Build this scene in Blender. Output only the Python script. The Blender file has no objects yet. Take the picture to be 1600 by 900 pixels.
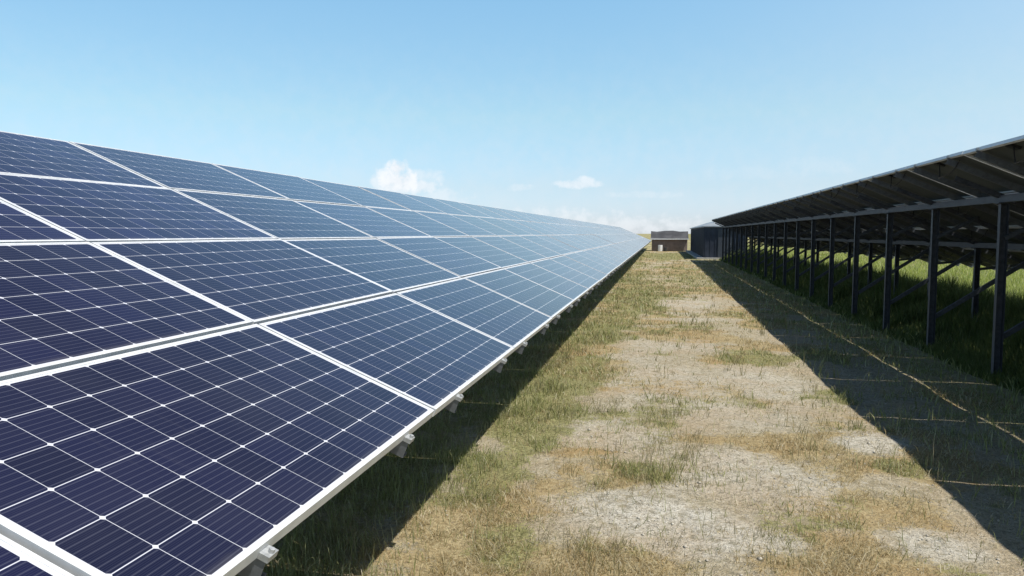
import bpy, bmesh, math, random
import numpy as np
from mathutils import Matrix, Vector

random.seed(7)
rng = np.random.default_rng(11)
scene = bpy.context.scene
C = scene.collection

# ------------------------------------------------------------------ camera
cam_d = bpy.data.cameras.new('camera')
cam = bpy.data.objects.new('camera', cam_d)
C.objects.link(cam)
cam_d.sensor_width = 36.0
cam_d.lens = 1179.2 / 1600 * 36.0
cam_d.clip_start = 0.05
cam_d.clip_end = 6000
EYE = 1.78
right = Vector((0.981287, 0.19254623, 0.00133297))
up = Vector((-0.01524615, 0.07079536, 0.99737434))
fwd = Vector((-0.1919463, 0.97873079, -0.07240615))
M = Matrix((right, up, -fwd)).transposed().to_4x4()
M.translation = (0, 0, EYE)
cam.matrix_world = M
scene.camera = cam

# ------------------------------------------------------------------ world, sun, exposure
SUN_EL = math.radians(61.9)
SUN_AZ = math.radians(112)         # the sun stands over the +X side, a little behind the camera
SKY_STR = 0.15
world = bpy.data.worlds.new('World')
scene.world = world
world.use_nodes = True
nt = world.node_tree
for n in list(nt.nodes):
    nt.nodes.remove(n)


def nd(tree, kind, **kw):
    n = tree.nodes.new(kind)
    for k, v in kw.items():
        setattr(n, k, v)
    return n


def lk(tree, a, b):
    tree.links.new(a, b)


def sock(tree, v, inp):
    if isinstance(v, (int, float)):
        inp.default_value = v
    elif isinstance(v, (tuple, list)):
        inp.default_value = v
    else:
        lk(tree, v, inp)


def mth(tree, op, a, b=None, c=None, clamp=False):
    n = nd(tree, 'ShaderNodeMath', operation=op, use_clamp=clamp)
    sock(tree, a, n.inputs[0])
    if b is not None:
        sock(tree, b, n.inputs[1])
    if c is not None:
        sock(tree, c, n.inputs[2])
    return n.outputs[0]


def smooth(tree, v, lo, hi, a=0.0, b=1.0):
    n = nd(tree, 'ShaderNodeMapRange', interpolation_type='SMOOTHSTEP')
    sock(tree, v, n.inputs['Value'])
    n.inputs['From Min'].default_value = lo
    n.inputs['From Max'].default_value = hi
    n.inputs['To Min'].default_value = a
    n.inputs['To Max'].default_value = b
    return n.outputs[0]


def mixc(tree, fac, a, b, blend='MIX'):
    n = nd(tree, 'ShaderNodeMix', data_type='RGBA', blend_type=blend)
    sock(tree, fac, n.inputs[0])
    for v, i in ((a, 6), (b, 7)):
        if isinstance(v, tuple) and len(v) == 3:
            v = (*v, 1)
        sock(tree, v, n.inputs[i])
    return n.outputs[2]


sky = nd(nt, 'ShaderNodeTexSky', sky_type='NISHITA')
sky.sun_disc = False
sky.sun_elevation = SUN_EL
sky.sun_rotation = SUN_AZ
sky.altitude = 0
sky.air_density = 1.0
sky.dust_density = 0.3
sky.ozone_density = 1.5
# two fair-weather clouds low over the horizon
tc = nd(nt, 'ShaderNodeTexCoord')
sep = nd(nt, 'ShaderNodeSeparateXYZ')
lk(nt, tc.outputs['Generated'], sep.inputs[0])
az = mth(nt, 'ARCTAN2', sep.outputs[0], sep.outputs[1])
el = mth(nt, 'ARCSINE', sep.outputs[2])
noi = nd(nt, 'ShaderNodeTexNoise')
noi.inputs['Scale'].default_value = 55
noi.inputs['Detail'].default_value = 6
noi.inputs['Roughness'].default_value = 0.6
lk(nt, tc.outputs['Generated'], noi.inputs['Vector'])
nv = mth(nt, 'SUBTRACT', noi.outputs['Fac'], 0.5)


def puff(a0, e0, ra, re, dens):
    da = mth(nt, 'DIVIDE', mth(nt, 'SUBTRACT', az, a0), ra)
    de = mth(nt, 'DIVIDE', mth(nt, 'SUBTRACT', el, e0), re)
    r2 = mth(nt, 'ADD', mth(nt, 'MULTIPLY', da, da), mth(nt, 'MULTIPLY', de, de))
    v = mth(nt, 'ADD', mth(nt, 'SUBTRACT', 1.0, r2), mth(nt, 'MULTIPLY', nv, 2.6))
    return mth(nt, 'MULTIPLY', smooth(nt, v, 0.0, 1.0), dens)


cl = None
for args in ((-.342, .066, .036, .022, 1.), (-.343, .083, .017, .015, 1.), (-.318, .060, .034, .014, .7), (-.365, .066, .020, .013, .6),
             (-.106, .064, .035, .007, .6), (-.098, .068, .014, .007, .6), (-.184, .060, .02, .006, .25),
             (.10, .075, .05, .010, .08), (.19, .082, .05, .014, .10), (-.02, .05, .05, .006, .2), (-.13, .004, .22, .032, .5), (-.29, .045, .05, .018, .4), (-.31, .075, .035, .012, .4)):
    v = puff(*args)
    cl = v if cl is None else mth(nt, 'MAXIMUM', cl, v)
tex = smooth(nt, nv, -.25, .2, .0, 1.0)
ccol = mixc(nt, tex, (5.1, 5.4, 5.75), (5.8, 6.05, 6.3))
ramp = nd(nt, 'ShaderNodeValToRGB')
stops = [(0, (.60, .70, 1.02)), (.025, (.64, .74, 1.03)), (.06, (.70, .77, .92)), (.15, (.90, 1.0, .93)), (.30, (1.0, 1.24, 1.16)), (.42, (.90, 1.08, 1.06)),
         (.56, (.30, .35, .42)), (.85, (.17, .20, .26))]
for i, (p_, c_) in enumerate(stops):
    e_ = ramp.color_ramp.elements[i] if i < 2 else ramp.color_ramp.elements.new(p_)
    e_.position = p_
    e_.color = (*c_, 1)
lk(nt, sep.outputs[2], ramp.inputs[0])
air = mixc(nt, 1.0, sky.outputs[0], ramp.outputs[0], 'MULTIPLY')
# hazier air towards the sun's side
hz = mth(nt, 'MULTIPLY', smooth(nt, az, -.15, .75), smooth(nt, el, .75, .05))
air = mixc(nt, mth(nt, 'MULTIPLY', hz, .42), air, (4.6, 5.0, 5.3))
veil = mth(nt, 'MULTIPLY', smooth(nt, noi.outputs['Fac'], .3, .75), smooth(nt, el, .30, .03))
air = mixc(nt, mth(nt, 'MULTIPLY', veil, .16), air, (5.0, 5.2, 5.5))
skyc = mixc(nt, cl, air, ccol)
bg = nd(nt, 'ShaderNodeBackground')
lk(nt, skyc, bg.inputs['Color'])
bg.inputs['Strength'].default_value = SKY_STR
wo = nd(nt, 'ShaderNodeOutputWorld')
lk(nt, bg.outputs[0], wo.inputs['Surface'])

sun_d = bpy.data.lights.new('sun', 'SUN')
sun_d.energy = 5.0
sun_d.angle = math.radians(0.5)
sun_d.color = (1.0, 0.965, 0.905)
sun = bpy.data.objects.new('sun', sun_d)
C.objects.link(sun)
sun_dir = Vector((math.cos(SUN_EL) * math.sin(SUN_AZ), math.cos(SUN_EL) * math.cos(SUN_AZ), math.sin(SUN_EL)))
sun.rotation_euler = sun_dir.to_track_quat('Z', 'Y').to_euler()

scene.view_settings.view_transform = 'Standard'
scene.view_settings.look = 'None'
scene.view_settings.gamma = 1.0
scene.view_settings.exposure = 0.12
scene.render.engine = 'CYCLES'


# ------------------------------------------------------------------ materials
def newmat(name):
    m = bpy.data.materials.new(name)
    m.use_nodes = True
    t = m.node_tree
    b = t.nodes['Principled BSDF']
    return m, t, b


def noise(t, scale, detail=3, rough=.55, vec=None, kind='obj'):
    n = nd(t, 'ShaderNodeTexNoise')
    n.inputs['Scale'].default_value = scale
    n.inputs['Detail'].default_value = detail
    n.inputs['Roughness'].default_value = rough
    if vec is None:
        c = nd(t, 'ShaderNodeTexCoord')
        vec = c.outputs['Object']
    lk(t, vec, n.inputs['Vector'])
    return n.outputs['Fac']


def simple(name, c1, c2, scale, rough=.5, metal=0.0, bump=0.0, r2=None, spec=.5):
    m, t, b = newmat(name)
    f = smooth(t, noise(t, scale, 5), .3, .7)
    lk(t, mixc(t, f, c1, c2), b.inputs['Base Color'])
    b.inputs['Metallic'].default_value = metal
    b.inputs['Specular IOR Level'].default_value = spec
    if r2 is None:
        b.inputs['Roughness'].default_value = rough
    else:
        lk(t, smooth(t, f, 0, 1, rough, r2), b.inputs['Roughness'])
    if bump:
        bp = nd(t, 'ShaderNodeBump')
        bp.inputs['Strength'].default_value = bump
        bp.inputs['Distance'].default_value = .01
        lk(t, noise(t, scale * 6, 4), bp.inputs['Height'])
        lk(t, bp.outputs[0], b.inputs['Normal'])
    return m


frame_mat = simple('anodised_aluminium', (.62, .63, .63), (.76, .76, .75), 9, .36, .05, r2=.5)
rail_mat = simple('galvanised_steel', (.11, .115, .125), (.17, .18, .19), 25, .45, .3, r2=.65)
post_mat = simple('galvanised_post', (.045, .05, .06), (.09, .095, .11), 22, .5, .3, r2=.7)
back_mat = simple('grey_backsheet', (.075, .086, .082), (.10, .11, .105), 3, .6)
clamp_mat = simple('dull_aluminium', (.36, .37, .37), (.48, .49, .49), 40, .4, .3, r2=.6)
black_mat = simple('black_plastic', (.015, .015, .017), (.03, .03, .03), 20, .5)

# solar cells under glass: twelve by six cells, pale grid, chamfered corners, busbars
PL, PW = 1.98, 0.992
NX, NY = 12, 6
BX, BY = 0.027, 0.021        # pale margin between frame outside and first cell
CX, CY = (PL - 2 * BX) / NX, (PW - 2 * BY) / NY


def make_cells():
    m, t, b = newmat('solar_cells_under_glass')
    c = nd(t, 'ShaderNodeTexCoord')
    s = nd(t, 'ShaderNodeSeparateXYZ')
    lk(t, c.outputs['Object'], s.inputs[0])
    oi = nd(t, 'ShaderNodeObjectInfo')
    u = mth(t, 'DIVIDE', mth(t, 'SUBTRACT', s.outputs[0], BX), CX)
    v = mth(t, 'DIVIDE', mth(t, 'SUBTRACT', s.outputs[1], BY), CY)
    fu = mth(t, 'FRACT', u)
    fv = mth(t, 'FRACT', v)
    du = mth(t, 'MULTIPLY', mth(t, 'SUBTRACT', .5, mth(t, 'ABSOLUTE', mth(t, 'SUBTRACT', fu, .5))), CX)   # metres to nearest cell edge
    dv = mth(t, 'MULTIPLY', mth(t, 'SUBTRACT', .5, mth(t, 'ABSOLUTE', mth(t, 'SUBTRACT', fv, .5))), CY)
    lineu = smooth(t, du, .0007, .0013, 1, 0)
    linev = smooth(t, dv, .0010, .0018, 1, 0)
    corner = smooth(t, mth(t, 'ADD', du, dv), .0095, .0108, 1, 0)
    grid = mth(t, 'MAXIMUM', mth(t, 'MAXIMUM', lineu, linev), corner)
    # outer margin
    inside = mth(t, 'MULTIPLY', mth(t, 'MULTIPLY', mth(t, 'GREATER_THAN', u, 0), mth(t, 'LESS_THAN', u, NX)),
                 mth(t, 'MULTIPLY', mth(t, 'GREATER_THAN', v, 0), mth(t, 'LESS_THAN', v, NY)))
    grid = mth(t, 'MAXIMUM', grid, mth(t, 'SUBTRACT', 1, inside))
    # busbars along the panel's length
    fb = mth(t, 'FRACT', mth(t, 'MULTIPLY', fv, 7))
    db = mth(t, 'ABSOLUTE', mth(t, 'SUBTRACT', fb, .5))
    bus = mth(t, 'MULTIPLY', smooth(t, db, .03, .08, 1, 0), .17)
    ff = mth(t, 'FRACT', mth(t, 'MULTIPLY', fv, 28))
    fing = mth(t, 'MULTIPLY', smooth(t, mth(t, 'ABSOLUTE', mth(t, 'SUBTRACT', ff, .5)), .10, .22, 1, 0), .05)
    bus = mth(t, 'MAXIMUM', bus, fing)
    # per-cell and per-panel tone
    cv = nd(t, 'ShaderNodeCombineXYZ')
    lk(t, mth(t, 'FLOOR', u), cv.inputs[0])
    lk(t, mth(t, 'FLOOR', v), cv.inputs[1])
    lk(t, mth(t, 'MULTIPLY', oi.outputs['Random'], 91), cv.inputs[2])
    wn = nd(t, 'ShaderNodeTexWhiteNoise')
    lk(t, cv.outputs[0], wn.inputs[0])
    cell = mixc(t, wn.outputs['Value'], (.0085, .0100, .037), (.0140, .0155, .060))
    cell = mixc(t, mth(t, 'MULTIPLY', oi.outputs['Random'], .6), cell, (.009, .012, .028))
    cell = mixc(t, bus, cell, (.26, .27, .34))
    col = mixc(t, grid, cell, (.62, .63, .67))
    # thin uneven dust film, a little thicker along the lower frame, and dried run-off streaks
    cm = nd(t, 'ShaderNodeVectorMath', operation='ADD')
    lk(t, c.outputs['Object'], cm.inputs[0])
    lk(t, oi.outputs['Location'], cm.inputs[1])
    dn = smooth(t, noise(t, 2.3, 6, .65, cm.outputs[0]), .35, .75)
    low = smooth(t, mth(t, 'ADD', s.outputs[1], mth(t, 'MULTIPLY', dn, .03)), .06, .015, 0, .10)
    stv = nd(t, 'ShaderNodeMapping')
    stv.inputs['Scale'].default_value = (22, 1.3, 1)
    lk(t, cm.outputs[0], stv.inputs['Vector'])
    stk = smooth(t, noise(t, 1.0, 4, .6, stv.outputs[0]), .58, .8, 0, .022)
    amt = mth(t, 'ADD', mth(t, 'ADD', mth(t, 'MULTIPLY_ADD', dn, .014, .004), stk), low)
    col = mixc(t, amt, col, (.42, .40, .37))
    lk(t, col, b.inputs['Base Color'])
    lk(t, mth(t, 'MULTIPLY_ADD', dn, .07, .05), b.inputs['Roughness'])
    b.inputs['IOR'].default_value = 1.24
    b.inputs['Sheen Weight'].default_value = .45
    b.inputs['Sheen Roughness'].default_value = .15
    b.inputs['Sheen Tint'].default_value = (.95, .93, 1, 1)
    b.inputs['Specular IOR Level'].default_value = .5
    return m


cell_mat = make_cells()


# ------------------------------------------------------------------ object helpers
def tag(o, label=None, cat=None, group=None, kind=None):
    if label:
        o['label'] = label
    if cat:
        o['category'] = cat
    if group:
        o['group'] = group
    if kind:
        o['kind'] = kind
    return o


def empty(name, mat4):
    o = bpy.data.objects.new(name, None)
    o.empty_display_size = .2
    C.objects.link(o)
    o.matrix_world = mat4
    return o


def box(bm, lo, hi, mat=None):
    xs, ys, zs = zip(lo, hi)
    vs = [bm.verts.new((x, y, z)) for x in xs for y in ys for z in zs]
    if mat is not None:
        for v in vs:
            v.co = mat @ v.co
    for f in ((0, 1, 3, 2), (4, 6, 7, 5), (0, 4, 5, 1), (2, 3, 7, 6), (0, 2, 6, 4), (1, 5, 7, 3)):
        bm.faces.new([vs[i] for i in f])


def build(name, bm, mat, parent=None, bevel=0.0, smooth_=False):
    bmesh.ops.recalc_face_normals(bm, faces=bm.faces)
    me = bpy.data.meshes.new(name)
    bm.to_mesh(me)
    bm.free()
    me.materials.append(mat)
    o = bpy.data.objects.new(name, me)
    C.objects.link(o)
    if parent is not None:
        o.parent = parent
    if smooth_:
        for p in me.polygons:
            p.use_smooth = True
    if bevel:
        md = o.modifiers.new('bevel', 'BEVEL')
        md.width = bevel
        md.segments = 2
        md.limit_method = 'ANGLE'
    return o


# ------------------------------------------------------------------ the ground
def hash2(ix, iy, seed):
    h = (ix.astype(np.int64) * 374761393 + iy.astype(np.int64) * 668265263 + seed * 974634777) & 0x7fffffff
    h = ((h ^ (h >> 13)) * 1274126177) & 0x7fffffff
    return ((h ^ (h >> 16)) & 0xffff) / 65535.0


def vnoise(x, y, sc, seed=0):
    x = x / sc
    y = y / sc
    ix = np.floor(x)
    iy = np.floor(y)
    fx = x - ix
    fy = y - iy
    fx = fx * fx * (3 - 2 * fx)
    fy = fy * fy * (3 - 2 * fy)
    a = hash2(ix, iy, seed)
    b = hash2(ix + 1, iy, seed)
    c = hash2(ix, iy + 1, seed)
    d = hash2(ix + 1, iy + 1, seed)
    return a + (b - a) * fx + (c - a) * fy + (a - b - c + d) * fx * fy


def fbm(x, y, sc, seed=0, octv=4):
    s = 0
    amp = .5
    tot = 0
    for k in range(octv):
        s = s + amp * vnoise(x, y, sc / 2 ** k, seed + 17 * k)
        tot += amp
        amp *= .55
    return s / tot


def sstep(v, a, b):
    t = np.clip((v - a) / (b - a), 0, 1)
    return t * t * (3 - 2 * t)


def ground_z(x, y):
    near = np.exp(-(np.maximum(0, np.hypot(x, y) - 40) / 40) ** 2)
    return near * (.07 * (fbm(x, y, 2.2, 5) - .5) + .035 * (fbm(x, y, .45, 9, 3) - .5))


# patches seen in the lane: x, y, radius x, radius y, weight
BARE = [(.06, 4.6, .55, .45, 1.), (-.26, 4.85, .35, .3, .9), (.45, 4.45, .4, .25, .8), (.7, 5.6, .7, .6, .8), (.2, 8.7, .8, 1.3, .6),
        (1.25, 9.2, .5, 1.2, .6), (1.6, 4.6, .3, .25, .9), (1.8, 6.7, .3, .35, .9), (-.3, 6.6, .55, .8, .6), (.6, 7.6, .7, .6, .5), (-.2, 11., .5, 1., .4),
        (.63, 19.5, .7, 1.5, .6), (.3, 12.2, .8, .7, .5), (.8, 16.5, .7, .8, .4)]
STRAW = [(1.06, 6.5, .40, .38, 1.), (.66, 6.6, .3, .22, .6), (.96, 4.35, .6, .35, .9), (-.42, 3.9, .7, .35, .9), (-1.1, 4.2, .4, .5, .8), (1.3, 5.2, .55, .5, .8),
         (.34, 13.8, .9, .8, .8), (.84, 35.7, 1.2, 3, .8), (.2, 27, 1.2, 3, .5), (-1.1, 4.7, .35, .4, .7), (1.0, 24, 1., 2, .5)]
GREEN = [(-1.15, 9.2, .55, 1.7, 1.), (-1.1, 7.0, .45, 1.1, 1.), (-1.2, 5.4, .3, .5, .8), (.9, 8.2, .3, .35, .7), (.14, 7.6, .25, .3, .8), (1.84, 6.05, .26, .22, 1.), (1.36, 11.2, .6, .7, .8),
         (-.56, 22.3, .8, 5, .9), (.92, 61, 3, 9, .9), (-1.1, 14., .5, 3, .9), (.4, 15., 1.2, .7, .4), (-.3, 4.15, .3, .2, .5), (1.4, 30, .8, 5, .5), (-.8, 30, .8, 5, .5)]


def blobs(x, y, lst):
    s = np.zeros_like(x)
    wob = 1.3 * (fbm(x, y, .5, 77, 5) - .5)
    for bx, by, rx, ry, w in lst:
        r = np.sqrt(((x - bx) / (rx * 1.15)) ** 2 + ((y - by) / (ry * 1.15)) ** 2) + wob
        s = np.maximum(s, w * sstep(r, 1.25, .45))
    return s


def fields(x, y):
    """bare soil, straw and green cover with the shade tone painted under the arrays, each 0..1"""
    b = blobs(x, y, BARE)
    s = blobs(x, y, STRAW)
    g = blobs(x, y, GREEN)
    n1 = fbm(x, y, 1.1, 21)
    n2 = fbm(x, y, .8, 35)
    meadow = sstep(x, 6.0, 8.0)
    under = np.maximum(sstep(x + .9 * (n2 - .5), 2.1, 3.2), sstep(x + .6 * (n2 - .5), -1.45, -1.9)) * (1 - meadow)  # darker green ground tone painted under both arrays to deepen their shade
    far = .10 * sstep(y, 9, 16)
    s = np.clip(np.maximum(s, .8 * sstep(n1 + far, .53, .68)) * (1 - .85 * b), 0, 1)
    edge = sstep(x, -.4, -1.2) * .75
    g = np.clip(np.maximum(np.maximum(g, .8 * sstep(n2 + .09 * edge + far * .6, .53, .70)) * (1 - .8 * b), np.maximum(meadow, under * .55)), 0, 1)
    return b, s, g


def grid_mesh(name, xs, ys, mat):
    X, Y = np.meshgrid(xs, ys)
    Z = ground_z(X, Y)
    co = np.stack([X, Y, Z], -1).reshape(-1, 3)
    nx, ny = len(xs), len(ys)
    i = np.arange(nx - 1)[None, :] + nx * np.arange(ny - 1)[:, None]
    i = i.reshape(-1)
    q = np.stack([i, i + 1, i + nx + 1, i + nx], -1)
    me = bpy.data.meshes.new(name)
    me.vertices.add(len(co))
    me.vertices.foreach_set('co', co.ravel())
    me.loops.add(q.size)
    me.loops.foreach_set('vertex_index', q.ravel())
    me.polygons.add(len(q))
    me.polygons.foreach_set('loop_start', np.arange(len(q)) * 4)
    me.polygons.foreach_set('use_smooth', np.ones(len(q), dtype=bool))
    me.update()
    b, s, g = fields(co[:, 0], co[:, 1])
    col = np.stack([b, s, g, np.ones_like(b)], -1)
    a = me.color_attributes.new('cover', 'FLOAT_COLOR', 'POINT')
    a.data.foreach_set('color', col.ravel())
    me.materials.append(mat)
    o = bpy.data.objects.new(name, me)
    C.objects.link(o)
    return o


def make_ground_mat():
    m, t, b = newmat('dry_soil_and_grass')
    at = nd(t, 'ShaderNodeAttribute', attribute_name='cover')
    s = nd(t, 'ShaderNodeSeparateColor')
    lk(t, at.outputs['Color'], s.inputs[0])
    n_fine = noise(t, 38, 5, .7)
    n_mid = noise(t, 7, 5, .6)
    n_big = noise(t, 1.1, 4, .55)
    n_spk = noise(t, 120, 2, .6)
    soil = mixc(t, smooth(t, n_mid, .3, .7), (.40, .335, .215), (.56, .49, .35))
    soil = mixc(t, smooth(t, n_fine, .34, .55, .6, 0), soil, (.20, .165, .115))
    pale = mixc(t, smooth(t, n_fine, .35, .65), (.50, .455, .365), (.70, .665, .57))
    soil = mixc(t, mth(t, 'MULTIPLY', s.outputs[0], smooth(t, n_mid, .25, .5)), soil, pale)
    soil = mixc(t, smooth(t, n_spk, .60, .70), soil, (.60, .57, .50))
    soil = mixc(t, smooth(t, n_spk, .40, .30, 0, .7), soil, (.16, .13, .09))
    soil = mixc(t, smooth(t, n_big, .42, .62, 0, .5), soil, (.47, .36, .23))
    n_cl = noise(t, 15, 5, .65)
    soil = mixc(t, smooth(t, n_cl, .52, .62, 0, .5), soil, (.22, .195, .12))
    soil = mixc(t, smooth(t, n_cl, .42, .32, 0, .5), soil, (.60, .57, .49))
    n_lit = noise(t, 62, 3, .75)
    soil = mixc(t, mth(t, 'MULTIPLY', smooth(t, n_lit, .56, .63), smooth(t, n_mid, .35, .6, .25, .9)), soil, (.13, .11, .065))
    soil = mixc(t, smooth(t, n_lit, .40, .33, 0, .7), soil, (.68, .63, .50))
    straw = mixc(t, smooth(t, n_fine, .35, .65), (.27, .20, .095), (.52, .425, .24))
    straw = mixc(t, smooth(t, n_big, .4, .65, 0, .5), straw, (.40, .25, .10))
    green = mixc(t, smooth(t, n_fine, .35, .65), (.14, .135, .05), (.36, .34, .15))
    brk = mth(t, 'MULTIPLY_ADD', mth(t, 'SUBTRACT', n_fine, .5), 1.5, mth(t, 'MULTIPLY', mth(t, 'SUBTRACT', n_mid, .5), 1.3))
    fs = mth(t, 'MULTIPLY', smooth(t, mth(t, 'ADD', s.outputs[1], brk), .32, .62), .92)
    fg = mth(t, 'MULTIPLY', smooth(t, mth(t, 'ADD', s.outputs[2], brk), .38, .68), .92)  # green growth, plus the shade tone painted under the arrays
    vor = nd(t, 'ShaderNodeTexVoronoi', feature='DISTANCE_TO_EDGE')
    vor.inputs['Scale'].default_value = 9
    cc = nd(t, 'ShaderNodeTexCoord')
    wv = nd(t, 'ShaderNodeVectorMath', operation='ADD')
    lk(t, cc.outputs['Object'], wv.inputs[0])
    wn_ = nd(t, 'ShaderNodeTexNoise')
    wn_.inputs['Scale'].default_value = 6
    sc_ = nd(t, 'ShaderNodeVectorMath', operation='SCALE')
    sc_.inputs['Scale'].default_value = .25
    lk(t, cc.outputs['Object'], wn_.inputs['Vector'])
    lk(t, wn_.outputs['Color'], sc_.inputs[0])
    lk(t, sc_.outputs[0], wv.inputs[1])
    lk(t, wv.outputs[0], vor.inputs['Vector'])
    crack = mth(t, 'MULTIPLY', smooth(t, vor.outputs[0], .004, .03, 1, 0), smooth(t, n_mid, .45, .6))
    soil = mixc(t, mth(t, 'MULTIPLY', crack, .6), soil, (.16, .13, .09))
    col = mixc(t, fs, soil, straw)
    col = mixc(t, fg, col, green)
    lk(t, col, b.inputs['Base Color'])
    b.inputs['Roughness'].default_value = .95
    b.inputs['Specular IOR Level'].default_value = .15
    h = mth(t, 'ADD', mth(t, 'MULTIPLY', n_fine, .6), mth(t, 'ADD', mth(t, 'MULTIPLY', n_mid, 1.2), mth(t, 'MULTIPLY', n_spk, .25)))
    bp = nd(t, 'ShaderNodeBump')
    bp.inputs['Strength'].default_value = .9
    bp.inputs['Distance'].default_value = .05
    lk(t, h, bp.inputs['Height'])
    lk(t, bp.outputs[0], b.inputs['Normal'])
    return m


ground_mat = make_ground_mat()


def spaced(a, b, step, far, growth):
    v = list(np.arange(a, b + 1e-6, step))
    st = step
    while v[-1] < far:
        st *= growth
        v.append(v[-1] + st)
    return v


xs = spaced(-2.2, 3.4, .055, 900, 1.11)
neg = spaced(2.2, 2.2, .055, 900, 1.13)
xs = np.array(sorted([-v for v in neg[1:]] + xs))
ys = spaced(3.2, 22, .07, 3500, 1.045)
neg = spaced(-3.2, -3.2, .07, 60, 1.2)
ys = np.array(sorted([-v for v in neg[1:]] + ys))
ground = grid_mesh('ground', xs, ys, ground_mat)
tag(ground, kind='structure')

# ------------------------------------------------------------------ solar panels
TH = 0.40356
ct, st = math.cos(TH), math.sin(TH)
ROT = Matrix(((0, -ct, st), (1, 0, 0), (0, st, ct))).to_4x4()    # local x = along the row, y = up the slope, z = out of the glass
PITCH_X, PITCH_Y = 2.0, 1.012


def panel_proto():
    root = empty('solar_panel', Matrix.Identity(4))
    bm = bmesh.new()
    lip, dep = .013, .040
    box(bm, (0, 0, -dep), (PL, lip, 0))
    box(bm, (0, PW - lip, -dep), (PL, PW, 0))
    box(bm, (0, lip, -dep), (lip, PW - lip, 0))
    box(bm, (PL - lip, lip, -dep), (PL, PW - lip, 0))
    # inner return flange at the bottom of the frame
    box(bm, (lip, lip, -dep), (PL - lip, lip + .02, -dep + .002))
    box(bm, (lip, PW - lip - .02, -dep), (PL - lip, PW - lip, -dep + .002))
    build('frame', bm, frame_mat, root)
    bm = bmesh.new()
    box(bm, (lip, lip, -.0055), (PL - lip, PW - lip, -.0018))
    build('glass', bm, cell_mat, root)
    bm = bmesh.new()
    box(bm, (lip, lip, -.0105), (PL - lip, PW - lip, -.0062))
    build('backsheet', bm, back_mat, root)
    bm = bmesh.new()
    box(bm, (.93, PW - .16, -.036), (1.05, PW - .06, -.011))
    build('junction_box', bm, black_mat, root)
    # lead hanging below the box
    bm = bmesh.new()
    pts = []
    for i in range(13):
        a = i / 12
        pts.append(Vector((.95 - .62 * a, PW - .1 - .02 * math.sin(a * 9), -.03 - .21 * math.sin(math.pi * a) ** .8)))
    r = .006
    rings = []
    for p in pts:
        rings.append([bm.verts.new(p + Vector((0, r * math.cos(k * math.pi / 2), r * math.sin(k * math.pi / 2)))) for k in range(4)])
    for a, b in zip(rings, rings[1:]):
        for k in range(4):
            bm.faces.new((a[k], a[(k + 1) % 4], b[(k + 1) % 4], b[k]))
    build('cable', bm, black_mat, root)
    return root


ORD = ['first', 'second', 'third', 'fourth', 'fifth', 'sixth', 'seventh', 'eighth', 'ninth', 'tenth', 'eleventh', 'twelfth', 'thirteenth',
       'fourteenth', 'fifteenth', 'sixteenth', 'seventeenth', 'eighteenth', 'nineteenth']
TENS = {20: ('twentieth', 'twenty'), 30: ('thirtieth', 'thirty'), 40: ('fortieth', 'forty'), 50: ('fiftieth', 'fifty')}


def ordinal(n):
    if n < 20:
        return ORD[n - 1]
    t = n // 10 * 10
    return TENS[t][0] if n == t else TENS[t][1] + '-' + ORD[n - t - 1]


TIER = ['lowest', 'second lowest', 'second highest', 'top']
proto = panel_proto()
proto_used = False


def place_panel(x, y, z, j, label, group):
    global proto_used
    if not proto_used:
        r = proto
        proto_used = True
    else:
        r = proto.copy()
        C.objects.link(r)
        for ch in list(proto.children):
            c = ch.copy()
            C.objects.link(c)
            c.parent = r
    up_ = j * PITCH_Y
    m = Matrix.Translation((x - up_ * ct, y, z + up_ * st)) @ ROT
    m = m @ Matrix.Rotation(math.radians(random.gauss(0, .10)), 4, 'X') @ Matrix.Rotation(math.radians(random.gauss(0, .06)), 4, 'Y')
    m = m @ Matrix.Translation((random.gauss(0, .0022), random.gauss(0, .0020), random.gauss(0, .0012)))
    r.matrix_world = m
    tag(r, label, 'solar panel', group)


LX, LZ, LY0 = -1.041, 0.942, 1.412
for k in range(-1, 45):
    for j in range(4):
        if k == -1 and j:
            lab = 'dark blue solar panel of the left array just outside the left edge of the picture'
        else:
            lab = 'blue solar panel, %s tier of left array, %s column from lower left corner' % (TIER[j], ordinal(k + 2))
        place_panel(LX, LY0 + PITCH_X * k, LZ, j, lab, 'blue solar panels of the left array')
RX, RZ, RY0 = 3.28 + 4.05 * ct, 2.71 - 4.05 * st, 1.32
NR = 25
for k in range(NR):
    for j in range(4):
        if k < 3:
            lab = 'solar panel of the right array just outside the right edge of the picture'
        else:
            lab = 'shaded solar panel, %s tier of right array, %s column from right edge' % (TIER[j], ordinal(k - 2))
        place_panel(RX, RY0 + PITCH_X * k, RZ, j, lab, 'shaded solar panels of the right array')


# ------------------------------------------------------------------ racks
def channel(bm, p0, p1, w, d, t=.004, up_hint=Vector((0, 0, 1))):
    """a C profile from p0 to p1: web w wide, flanges d deep"""
    p0, p1 = Vector(p0), Vector(p1)
    L = (p1 - p0).length
    z = (p1 - p0).normalized()
    x = up_hint.cross(z)
    if x.length < 1e-4:
        x = Vector((1, 0, 0))
    x.normalize()
    y = z.cross(x)
    m = Matrix((x, y, z)).transposed().to_4x4()
    m.translation = p0
    box(bm, (-w / 2, -d / 2, 0), (w / 2, -d / 2 + t, L), m)
    box(bm, (-w / 2, -d / 2 + t, 0), (-w / 2 + t, d / 2, L), m)
    box(bm, (w / 2 - t, -d / 2 + t, 0), (w / 2, d / 2, L), m)


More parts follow.
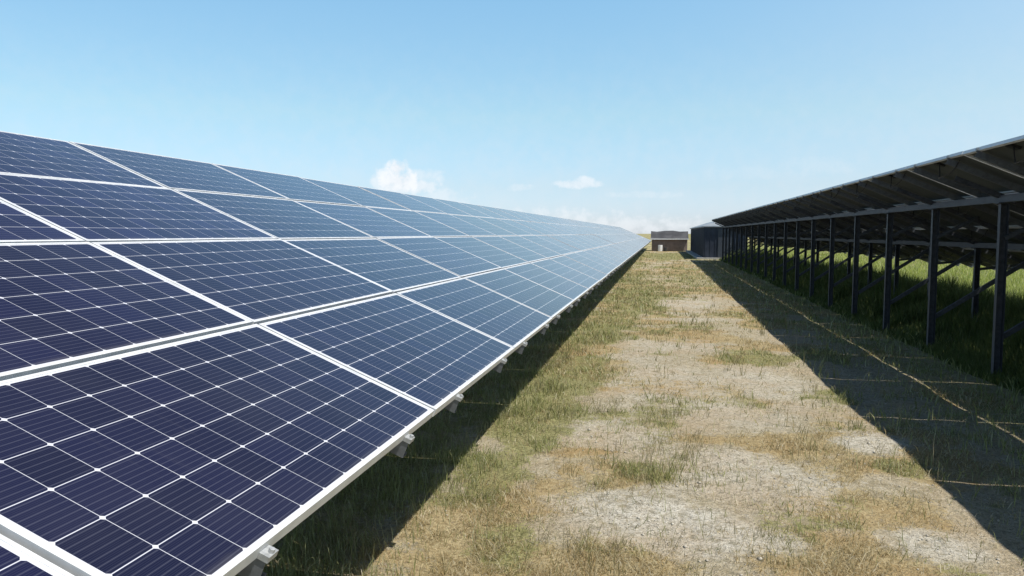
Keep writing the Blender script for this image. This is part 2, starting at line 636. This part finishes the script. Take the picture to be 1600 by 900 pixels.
def build_rack(base, y_first, ncol, posts, label):
    """base = lower glass edge of the array (x, z); all parts in world axes under an Empty at ground level"""
    bx, bz = base
    root = empty('mounting_rack', Matrix.Translation((bx - 1.86, y_first, 0)))
    inv = Vector((bx - 1.86, y_first, 0))

    def P(upd, down, y=0.0):      # a point at slope distance upd, down below the glass
        return Vector((bx - upd * ct - down * st, y, bz + upd * st - down * ct)) - Vector((inv.x, 0, 0))
    TOPL = 4.028
    # up-slope rail: a channel open on one side
    bm = bmesh.new()
    a, b = -.028, TOPL - .002

    def prism(bm, q, y0, y1):
        vv = [[bm.verts.new(v + Vector((0, y, 0))) for v in q] for y in (y0, y1)]
        bm.faces.new(vv[0])
        bm.faces.new(vv[1][::-1])
        for i in range(4):
            bm.faces.new((vv[0][i], vv[0][(i + 1) % 4], vv[1][(i + 1) % 4], vv[1][i]))

    def strip(bm, u0, u1, d0, d1, y0, y1):
        prism(bm, [P(u0, d0), P(u1, d0), P(u1, d1), P(u0, d1)], y0, y1)
    strip(bm, a, b, .041, .112, -.022, -.019)
    strip(bm, a, b, .041, .044, -.019, .022)
    strip(bm, a, b, .109, .112, -.019, .022)
    strip(bm, a, b, .044, .054, .019, .022)
    strip(bm, a, b, .099, .109, .019, .022)
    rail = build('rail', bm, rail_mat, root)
    clamps = []
    for s in (-1, 1):
        bm = bmesh.new()
        u0 = 0 if s < 0 else TOPL
        e_ = .034 if s < 0 else .014
        u = sorted((u0 + s * .002, u0 + s * e_))
        strip(bm, u[0], u[1], .022 if s < 0 else .015, .0405, -.026, .026)
        bmesh.ops.create_cone(bm, cap_ends=True, segments=6, radius1=.009, radius2=.009, depth=.03,
                              matrix=Matrix.Translation(P(u0 + s * e_ * .7, .025 if s < 0 else .03)) @ Matrix.Rotation(TH, 4, 'Y'))
        clamps.append(build('end_clamp', bm, clamp_mat, rail))
    first = True
    for k in range(ncol):
        for fr in (.40, 1.58):
            y = k * PITCH_X + fr + random.gauss(0, .012)
            if first:
                r_ = rail
                first = False
            else:
                r_ = rail.copy()
                C.objects.link(r_)
                r_.parent = root
                for q in clamps:
                    q2 = q.copy()
                    C.objects.link(q2)
                    q2.parent = r_
            r_.location = (0, y, 0)
    # long beams under the rails at the two post lines
    UF, UR = 4.05 - .85, 4.05 - 2.42
    L = ncol * PITCH_X
    beams = []
    for u0 in (UF, UR):
        bm = bmesh.new()
        lo = P(u0, .106)
        box(bm, (lo.x - .03, .05, lo.z - .125), (lo.x + .03, L - .05, lo.z - .035))
        build('beam', bm, post_mat, root, bevel=.004)
        beams.append(lo)
    F, R_ = beams
    # posts and braces
    y0 = posts[0] - inv.y
    proto_parts = []
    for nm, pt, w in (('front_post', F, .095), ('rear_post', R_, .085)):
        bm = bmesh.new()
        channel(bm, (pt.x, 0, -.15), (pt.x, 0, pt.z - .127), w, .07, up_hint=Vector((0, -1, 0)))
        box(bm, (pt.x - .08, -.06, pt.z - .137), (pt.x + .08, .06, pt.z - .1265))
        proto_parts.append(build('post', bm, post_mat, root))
    bm = bmesh.new()
    channel(bm, (F.x + .02, .062, .50), (R_.x + .03, .062, R_.z - .16), .06, .045, up_hint=Vector((0, 1, 0)))
    proto_parts.append(build('brace', bm, post_mat, root))
    # cross beam up the slope over each pair of posts
    bm = bmesh.new()
    ga, gb = P(.55, .150, .10), P(3.75, .150, .10)
    channel(bm, ga, gb, .06, .07, up_hint=Vector((0, 1, 0)))
    proto_parts.append(build('cross_beam', bm, post_mat, root))
    bm = bmesh.new()
    channel(bm, (R_.x, -.055, R_.z - .50), P(.75, .17, -.055), .045, .035, up_hint=Vector((0, 1, 0)))
    proto_parts.append(build('strut', bm, post_mat, root))
    bm = bmesh.new()
    q0, q1 = P(UF - .35, .30), P(UF + .15, .11)
    channel(bm, (F.x, -.062, F.z - .55), P(UF - .62, .12, -.062), .045, .035, up_hint=Vector((0, 1, 0)))
    proto_parts.append(build('strut', bm, post_mat, root))
    for i, y in enumerate(posts):
        for p in proto_parts:
            q = p
            if i:
                q = p.copy()
                C.objects.link(q)
                q.parent = root
            q.location = (0, y - inv.y, 0)
            q.rotation_euler = (math.radians(random.gauss(0, .12)), 0, 0)
    tag(root, label, 'mounting rack')
    return root


build_rack((RX, RZ), RY0, NR, [.88 + 2.2830 * k for k in range(1, 23) if .88 + 2.283 * k < RY0 + NR * 2 - .2],
           'grey steel rack of posts, braces and rails holding up the right array')
build_rack((LX, LZ), LY0 - 2, 46, [LY0 - 2 + .6 + 2.283 * k for k in range(44) if .6 + 2.283 * k < 91.8],
           'steel rack with bright clamps under the lower edge of the left array')

# ------------------------------------------------------------------ far buildings
navy = simple('dark_blue_sheet', (.022, .030, .050), (.035, .045, .068), 3, .5, .1, .2)
pale_metal = simple('pale_grey_roof_sheet', (.26, .29, .32), (.34, .37, .39), 4, .5, .2)
concrete = simple('pale_concrete', (.38, .37, .35), (.48, .47, .45), 5, .85, 0, .3)
brown = simple('brown_block_wall', (.20, .155, .14), (.27, .215, .195), 2.5, .9, 0, .5)
darkroof = simple('dark_bitumen_roof', (.03, .03, .033), (.08, .08, .085), .9, .8, 0, .4)
white = simple('white_paint', (.72, .72, .70), (.82, .82, .80), 6, .5)

# cabin at the end of the right array
CW, CL, CE, CRZ = 1.45, 11.2, 2.22, 2.80
root = tag(empty('utility_cabin', Matrix.Translation((4.38, 64.8, 0))), 'long dark navy cabin with low pale roof, past the end of the right array', 'cabin')
bm = bmesh.new()
box(bm, (-CW, -CL, .12), (CW, CL, CE))
for i in range(9):
    x = -CW + .1 + i * .33
    box(bm, (x, -CL - .03, .14), (x + .06, -CL - .002, CE - .04))
for i in range(64):
    y = -CL + .1 + i * .35
    box(bm, (-CW - .03, y, .14), (-CW - .002, y + .06, CE - .04))
build('wall', bm, navy, root)
bm = bmesh.new()
ex, ey = CW + .12, CL + .2
e = [bm.verts.new(v) for v in ((-ex, -ey, CE), (ex, -ey, CE), (ex, ey, CE), (-ex, ey, CE), (-ex, -ey, CE + .07), (ex, -ey, CE + .07), (ex, ey, CE + .07), (-ex, ey, CE + .07), (0, -ey + 1.6, CRZ), (0, ey - 1.6, CRZ))]
for f in ((0, 1, 2, 3), (0, 1, 5, 4), (1, 2, 6, 5), (2, 3, 7, 6), (3, 0, 4, 7), (4, 5, 8), (5, 6, 9, 8), (6, 7, 9), (7, 4, 8, 9)):
    bm.faces.new([e[i] for i in f])
build('roof', bm, pale_metal, root)
bm = bmesh.new()
box(bm, (-CW - .45, -CL - .4, -.1), (CW + .3, CL + .4, .12))
build('plinth', bm, concrete, root)
bm = bmesh.new()
box(bm, (-.5, -CL - .06, .16), (.4, -CL - .031, 2.05))
door = build('door', bm, simple('grey_door', (.04, .05, .065), (.055, .065, .08), 3, .5), root)
bm = bmesh.new()
box(bm, (.28, -CL - .10, 1.0), (.34, -CL - .061, 1.14))
build('handle', bm, rail_mat, door)

# long low shed across the end of the lane
root = tag(empty('low_shed', Matrix.Translation((.45, 79, 0))), 'low brown shed with a dark roof and white gutter across the end of the lane', 'shed')
bm = bmesh.new()
box(bm, (-1.3, -1.6, -.1), (2.2, 1.6, 1.16))
for i in range(8):
    x = -1.2 + i * .42
    box(bm, (x, -1.64, -.1), (x + .07, -1.602, 1.14))
build('wall', bm, brown, root)
bm = bmesh.new()
prof = [(-1.78, 1.27), (-.2, 1.98), (.4, 2.02), (1.78, 1.30)]
xs_ = [-1.4, -.8, .0, .8, 1.5, 2.3]
off = [0, -.06, .03, .05, -.05, -.02]
top = [[bm.verts.new((x, y, z + o_)) for y, z in prof] for x, o_ in zip(xs_, off)]
bot = [[bm.verts.new((x, y, z + o_ - .07)) for y, z in prof] for x, o_ in zip(xs_, off)]
for i in range(len(xs_) - 1):
    for j in range(3):
        bm.faces.new((top[i][j], top[i + 1][j], top[i + 1][j + 1], top[i][j + 1]))
        bm.faces.new((bot[i][j], bot[i][j + 1], bot[i + 1][j + 1], bot[i + 1][j]))
    bm.faces.new((top[i][0], bot[i][0], bot[i + 1][0], top[i + 1][0]))
    bm.faces.new((top[i][3], top[i + 1][3], bot[i + 1][3], bot[i][3]))
for r0, r1 in ((top[0], bot[0]), (top[-1], bot[-1])):
    for j in range(3):
        bm.faces.new((r0[j], r0[j + 1], r1[j + 1], r1[j]))
build('roof', bm, darkroof, root)
bm = bmesh.new()
box(bm, (-1.45, -1.92, 1.165), (2.35, -1.79, 1.27))
build('gutter', bm, white, root)

# white drum and dark bucket before the shed wall


def drum(name, x, y, r, h, mat, label, cat):
    bm = bmesh.new()
    prof = [(0, 0), (r * .94, 0), (r, .02), (r, h * .32), (r * 1.04, h * .34), (r, h * .36), (r, h * .64), (r * 1.04, h * .66), (r, h * .68), (r, h - .02), (r * .95, h), (r * .9, h - .02), (0, h - .02)]
    rings = []
    for pr, pz in prof:
        if pr == 0:
            rings.append([bm.verts.new((0, 0, pz))])
        else:
            rings.append([bm.verts.new((pr * math.cos(k * math.pi / 10), pr * math.sin(k * math.pi / 10), pz)) for k in range(20)])
    for a, b in zip(rings, rings[1:]):
        for k in range(20):
            if len(a) == 1:
                bm.faces.new((a[0], b[(k + 1) % 20], b[k]))
            elif len(b) == 1:
                bm.faces.new((a[k], a[(k + 1) % 20], b[0]))
            else:
                bm.faces.new((a[k], a[(k + 1) % 20], b[(k + 1) % 20], b[k]))
    o = build(name, bm, mat)
    o.location = (x, y, 0)
    return tag(o, label, cat)


drum('white_drum', .0, 76.6, .22, .62, white, 'small white drum in front of the brown shed wall', 'drum')
drum('dark_bucket', .50, 76.4, .17, .40, black_mat, 'dark bucket beside the white drum', 'bucket')


# ------------------------------------------------------------------ grass (one object per kind of cover)
def blade_mesh(name, x, y, h, w, lean, mat, label, curl=.5):
    n = len(x)
    if n == 0:
        return
    z = ground_z(x, y) - .004
    a = rng.uniform(0, 2 * np.pi, n)           # facing
    la = rng.uniform(0, 2 * np.pi, n)          # lean direction
    dx, dy = np.cos(a) * w / 2, np.sin(a) * w / 2
    lx, ly = np.cos(la) * lean * h, np.sin(la) * lean * h
    v = np.zeros((n, 5, 3))
    v[:, 0] = np.stack([x - dx, y - dy, z], -1)
    v[:, 1] = np.stack([x + dx, y + dy, z], -1)
    mx, my, mz = x + lx * .35, y + ly * .35, z + h * .58
    v[:, 2] = np.stack([mx + dx * .75, my + dy * .75, mz], -1)
    v[:, 3] = np.stack([mx - dx * .75, my - dy * .75, mz], -1)
    v[:, 4] = np.stack([x + lx, y + ly, z + h * (1 - curl * lean * .5)], -1)
    base = (np.arange(n) * 5)[:, None]
    quads = base + np.array([[0, 1, 2, 3]])
    tris = base + np.array([[3, 2, 4]])
    loops = np.concatenate([quads, tris], 1).ravel()
    me = bpy.data.meshes.new(name)
    me.vertices.add(n * 5)
    me.vertices.foreach_set('co', v.ravel())
    me.loops.add(n * 7)
    me.loops.foreach_set('vertex_index', loops)
    me.polygons.add(n * 2)
    ls = np.stack([np.arange(n) * 7, np.arange(n) * 7 + 4], -1).ravel()
    me.polygons.foreach_set('loop_start', ls)
    me.update()
    at = me.attributes.new('tone', 'FLOAT', 'POINT')
    at.data.foreach_set('value', np.repeat(rng.uniform(0, 1, n), 5))
    me.materials.append(mat)
    o = bpy.data.objects.new(name, me)
    C.objects.link(o)
    tag(o, label, 'grass', kind='stuff')
    return o


def grass_mat(name, cols, trans=.35):
    m, t, b = newmat(name)
    at = nd(t, 'ShaderNodeAttribute', attribute_name='tone')
    cr = nd(t, 'ShaderNodeValToRGB')
    cr.color_ramp.elements[0].color = (*cols[0], 1)
    cr.color_ramp.elements[0].position = 0
    cr.color_ramp.elements[1].color = (*cols[-1], 1)
    for i, c in enumerate(cols[1:-1]):
        e = cr.color_ramp.elements.new((i + 1) / (len(cols) - 1))
        e.color = (*c, 1)
    lk(t, at.outputs['Fac'], cr.inputs[0])
    lk(t, cr.outputs[0], b.inputs['Base Color'])
    b.inputs['Roughness'].default_value = .7
    b.inputs['Specular IOR Level'].default_value = .2
    tr = nd(t, 'ShaderNodeBsdfTranslucent')
    lk(t, cr.outputs[0], tr.inputs['Color'])
    mx = nd(t, 'ShaderNodeMixShader')
    mx.inputs[0].default_value = trans
    lk(t, b.outputs[0], mx.inputs[1])
    lk(t, tr.outputs[0], mx.inputs[2])
    lk(t, mx.outputs[0], t.nodes['Material Output'].inputs['Surface'])
    return m


straw_mat = grass_mat('dry_straw', [(.46, .37, .20), (.36, .26, .11), (.60, .52, .33), (.26, .21, .10), (.68, .62, .46)])
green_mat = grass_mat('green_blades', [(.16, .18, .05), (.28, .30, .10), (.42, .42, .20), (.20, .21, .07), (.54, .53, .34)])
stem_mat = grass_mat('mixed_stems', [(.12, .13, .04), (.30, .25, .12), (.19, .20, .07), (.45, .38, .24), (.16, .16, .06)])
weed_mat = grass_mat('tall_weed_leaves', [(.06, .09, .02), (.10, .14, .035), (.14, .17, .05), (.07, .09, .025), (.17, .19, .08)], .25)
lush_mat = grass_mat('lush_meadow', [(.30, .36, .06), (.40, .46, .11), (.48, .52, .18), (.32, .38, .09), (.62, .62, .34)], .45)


def scatter(n, x0, x1, y0, y1, power=2.0):
    """more points near the camera"""
    x = rng.uniform(x0, x1, n)
    t = rng.uniform(0, 1, n)
    y = 1 / (1 / y0 + t * (1 / y1 - 1 / y0)) if power == 2.0 else rng.uniform(y0, y1, n)
    return x, y


def lod(y, near=5.0):
    return np.clip(y / near, 1, 6)


# straw: short matted blades
x, y = scatter(420000, -2.3, 3.6, 3.3, 75)
b_, s_, g_ = fields(x, y)
keep = rng.uniform(0, 1, len(x)) < np.clip(.05 + .8 * s_ ** 1.5 + .20 * g_ - .03 * b_, 0, 1) * (.12 + .88 * sstep(fbm(x, y, .18, 50, 3), .40, .60))
x, y = x[keep], y[keep]
sz = lod(y)
h = rng.gamma(4, .0085, len(x)) * (1 + .15 * (sz - 1))
blade_mesh('dry_grass', x, y, h, .0035 * sz * rng.uniform(.6, 1.4, len(x)), rng.uniform(.4, 1.8, len(x)), straw_mat,
           'short straw-coloured dry grass matted over the lane', .4)
# green: a bit taller
x, y = scatter(300000, -2.6, 3.6, 3.3, 80)
b_, s_, g_ = fields(x, y)
keep = rng.uniform(0, 1, len(x)) < np.clip(.03 + .9 * g_ ** 1.3, 0, 1) * (.08 + .92 * sstep(fbm(x, y, .22, 60, 3), .42, .60))
x, y = x[keep], y[keep]
sz = lod(y)
h = rng.gamma(3, .013, len(x)) * (.5 + 1.1 * sstep(fbm(x, y, .4, 66, 2), .35, .65)) * (1 + .12 * (sz - 1))
blade_mesh('green_grass', x, y, h, .004 * sz * rng.uniform(.6, 1.4, len(x)), rng.uniform(.15, 1.0, len(x)), green_mat,
           'low green grass growing in patches along the lane', .4)
# wispy tall stems
x, y = scatter(7000, -1.9, 2.6, 3.4, 60)
b_, s_, g_ = fields(x, y)
keep = rng.uniform(0, 1, len(x)) < np.clip(.10 + .5 * g_ + .15 * s_ + .5 * sstep(x, -.2, -1.2), 0, 1) * (.05 + .95 * sstep(fbm(x, y, .7, 61, 3), .48, .62))
x, y = x[keep], y[keep]
rep = 6
cx, cy = np.repeat(x, rep) + rng.normal(0, .03, len(x) * rep), np.repeat(y, rep) + rng.normal(0, .03, len(x) * rep)
sz = lod(cy)
h = np.repeat(rng.gamma(3, .035, len(x)) + .03, rep) * rng.uniform(.35, 1.1, len(cx))
h = np.minimum(h, .26)
blade_mesh('weed_stems', cx, cy, h, .0032 * sz, rng.uniform(.05, .9, len(cx)), stem_mat,
           'thin upright weed stems scattered through the lane', .2)
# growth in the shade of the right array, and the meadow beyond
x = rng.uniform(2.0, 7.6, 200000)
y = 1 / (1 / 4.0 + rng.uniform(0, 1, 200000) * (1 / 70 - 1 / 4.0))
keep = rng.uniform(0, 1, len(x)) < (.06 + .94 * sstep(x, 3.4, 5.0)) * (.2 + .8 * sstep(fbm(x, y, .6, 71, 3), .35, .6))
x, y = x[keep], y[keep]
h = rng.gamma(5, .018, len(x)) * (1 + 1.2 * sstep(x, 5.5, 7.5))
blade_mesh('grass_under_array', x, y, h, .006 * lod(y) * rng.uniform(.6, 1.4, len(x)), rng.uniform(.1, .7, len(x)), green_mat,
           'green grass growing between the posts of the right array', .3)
n = 330000
y = 1 / (1 / 7. + rng.uniform(0, 1, n) ** .8 * (1 / 130 - 1 / 7.))
x = 7.2 + rng.uniform(0, 1, n) ** 1.6 * np.clip(y * 1.4, 6, 60)
h = rng.gamma(6, .03, n) * (.5 + fbm(x, y, 1.6, 81, 3)) * sstep(x, 6.6, 8.5)
blade_mesh('meadow_grass', x, y, h, .007 * lod(y, 9) * rng.uniform(.6, 1.5, n), rng.uniform(.1, .7, n), lush_mat,
           'bright green meadow grass in the sun beyond the right array', .3)
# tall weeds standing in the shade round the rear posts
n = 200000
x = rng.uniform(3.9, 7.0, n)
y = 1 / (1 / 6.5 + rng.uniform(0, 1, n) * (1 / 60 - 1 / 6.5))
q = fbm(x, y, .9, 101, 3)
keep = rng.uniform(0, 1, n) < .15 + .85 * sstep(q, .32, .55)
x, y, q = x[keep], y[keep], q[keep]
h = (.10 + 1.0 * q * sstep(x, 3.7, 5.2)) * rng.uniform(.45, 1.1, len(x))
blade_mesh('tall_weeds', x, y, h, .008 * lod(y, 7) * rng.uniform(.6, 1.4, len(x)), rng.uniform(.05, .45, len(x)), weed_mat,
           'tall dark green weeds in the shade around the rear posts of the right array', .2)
# grass in the dark under the left array
n = 50000
x = rng.uniform(-4.5, -1.2, n)
y = 1 / (1 / 3.0 + rng.uniform(0, 1, n) * (1 / 60 - 1 / 3.0))
keep = rng.uniform(0, 1, n) < (.12 + .88 * sstep(fbm(x, y, .5, 91, 3), .45, .65))
x, y = x[keep], y[keep]
blade_mesh('grass_under_left_array', x, y, rng.gamma(4, .02, len(x)), .004 * lod(y), rng.uniform(.1, .6, len(x)), green_mat,
           'sparse grass in the deep shade under the left array', .3)

# pebbles
n = 12000
x, y = scatter(n, -1.9, 3.4, 3.3, 30)
b_, s_, g_ = fields(x, y)
keep = rng.uniform(0, 1, len(x)) < (.1 + .9 * b_) * sstep(fbm(x, y, .5, 44, 3), .42, .62)
x, y = x[keep], y[keep]
n = len(x)
r = rng.gamma(1.6, .0028, n) + .002
r = np.minimum(r, .02)
oct_v = np.array([(1, 0, 0), (0, 1, 0), (-1, 0, 0), (0, -1, 0), (0, 0, 1), (0, 0, -1)], float)
oct_f = np.array([(0, 1, 4), (1, 2, 4), (2, 3, 4), (3, 0, 4), (1, 0, 5), (2, 1, 5), (3, 2, 5), (0, 3, 5)])
v = oct_v[None] * (r[:, None, None] * rng.uniform(.6, 1.3, (n, 6, 3))) * np.array([1, 1, .65])
th = rng.uniform(0, 6.28, n)
vx = v[..., 0] * np.cos(th)[:, None] - v[..., 1] * np.sin(th)[:, None]
vy = v[..., 0] * np.sin(th)[:, None] + v[..., 1] * np.cos(th)[:, None]
v = np.stack([vx + x[:, None], vy + y[:, None], v[..., 2] + ground_z(x, y)[:, None] + r[:, None] * .25], -1)
f = (np.arange(n) * 6)[:, None, None] + oct_f[None]
me = bpy.data.meshes.new('pebbles')
me.vertices.add(n * 6)
me.vertices.foreach_set('co', v.ravel())
me.loops.add(n * 24)
me.loops.foreach_set('vertex_index', f.ravel())
me.polygons.add(n * 8)
me.polygons.foreach_set('loop_start', np.arange(n * 8) * 3)
me.update()
me.materials.append(simple('pebble_stone', (.34, .30, .24), (.56, .52, .44), 1.7, .9))
o = bpy.data.objects.new('pebbles', me)
C.objects.link(o)
tag(o, 'small pale pebbles lying on the bare soil', 'pebbles', kind='stuff')
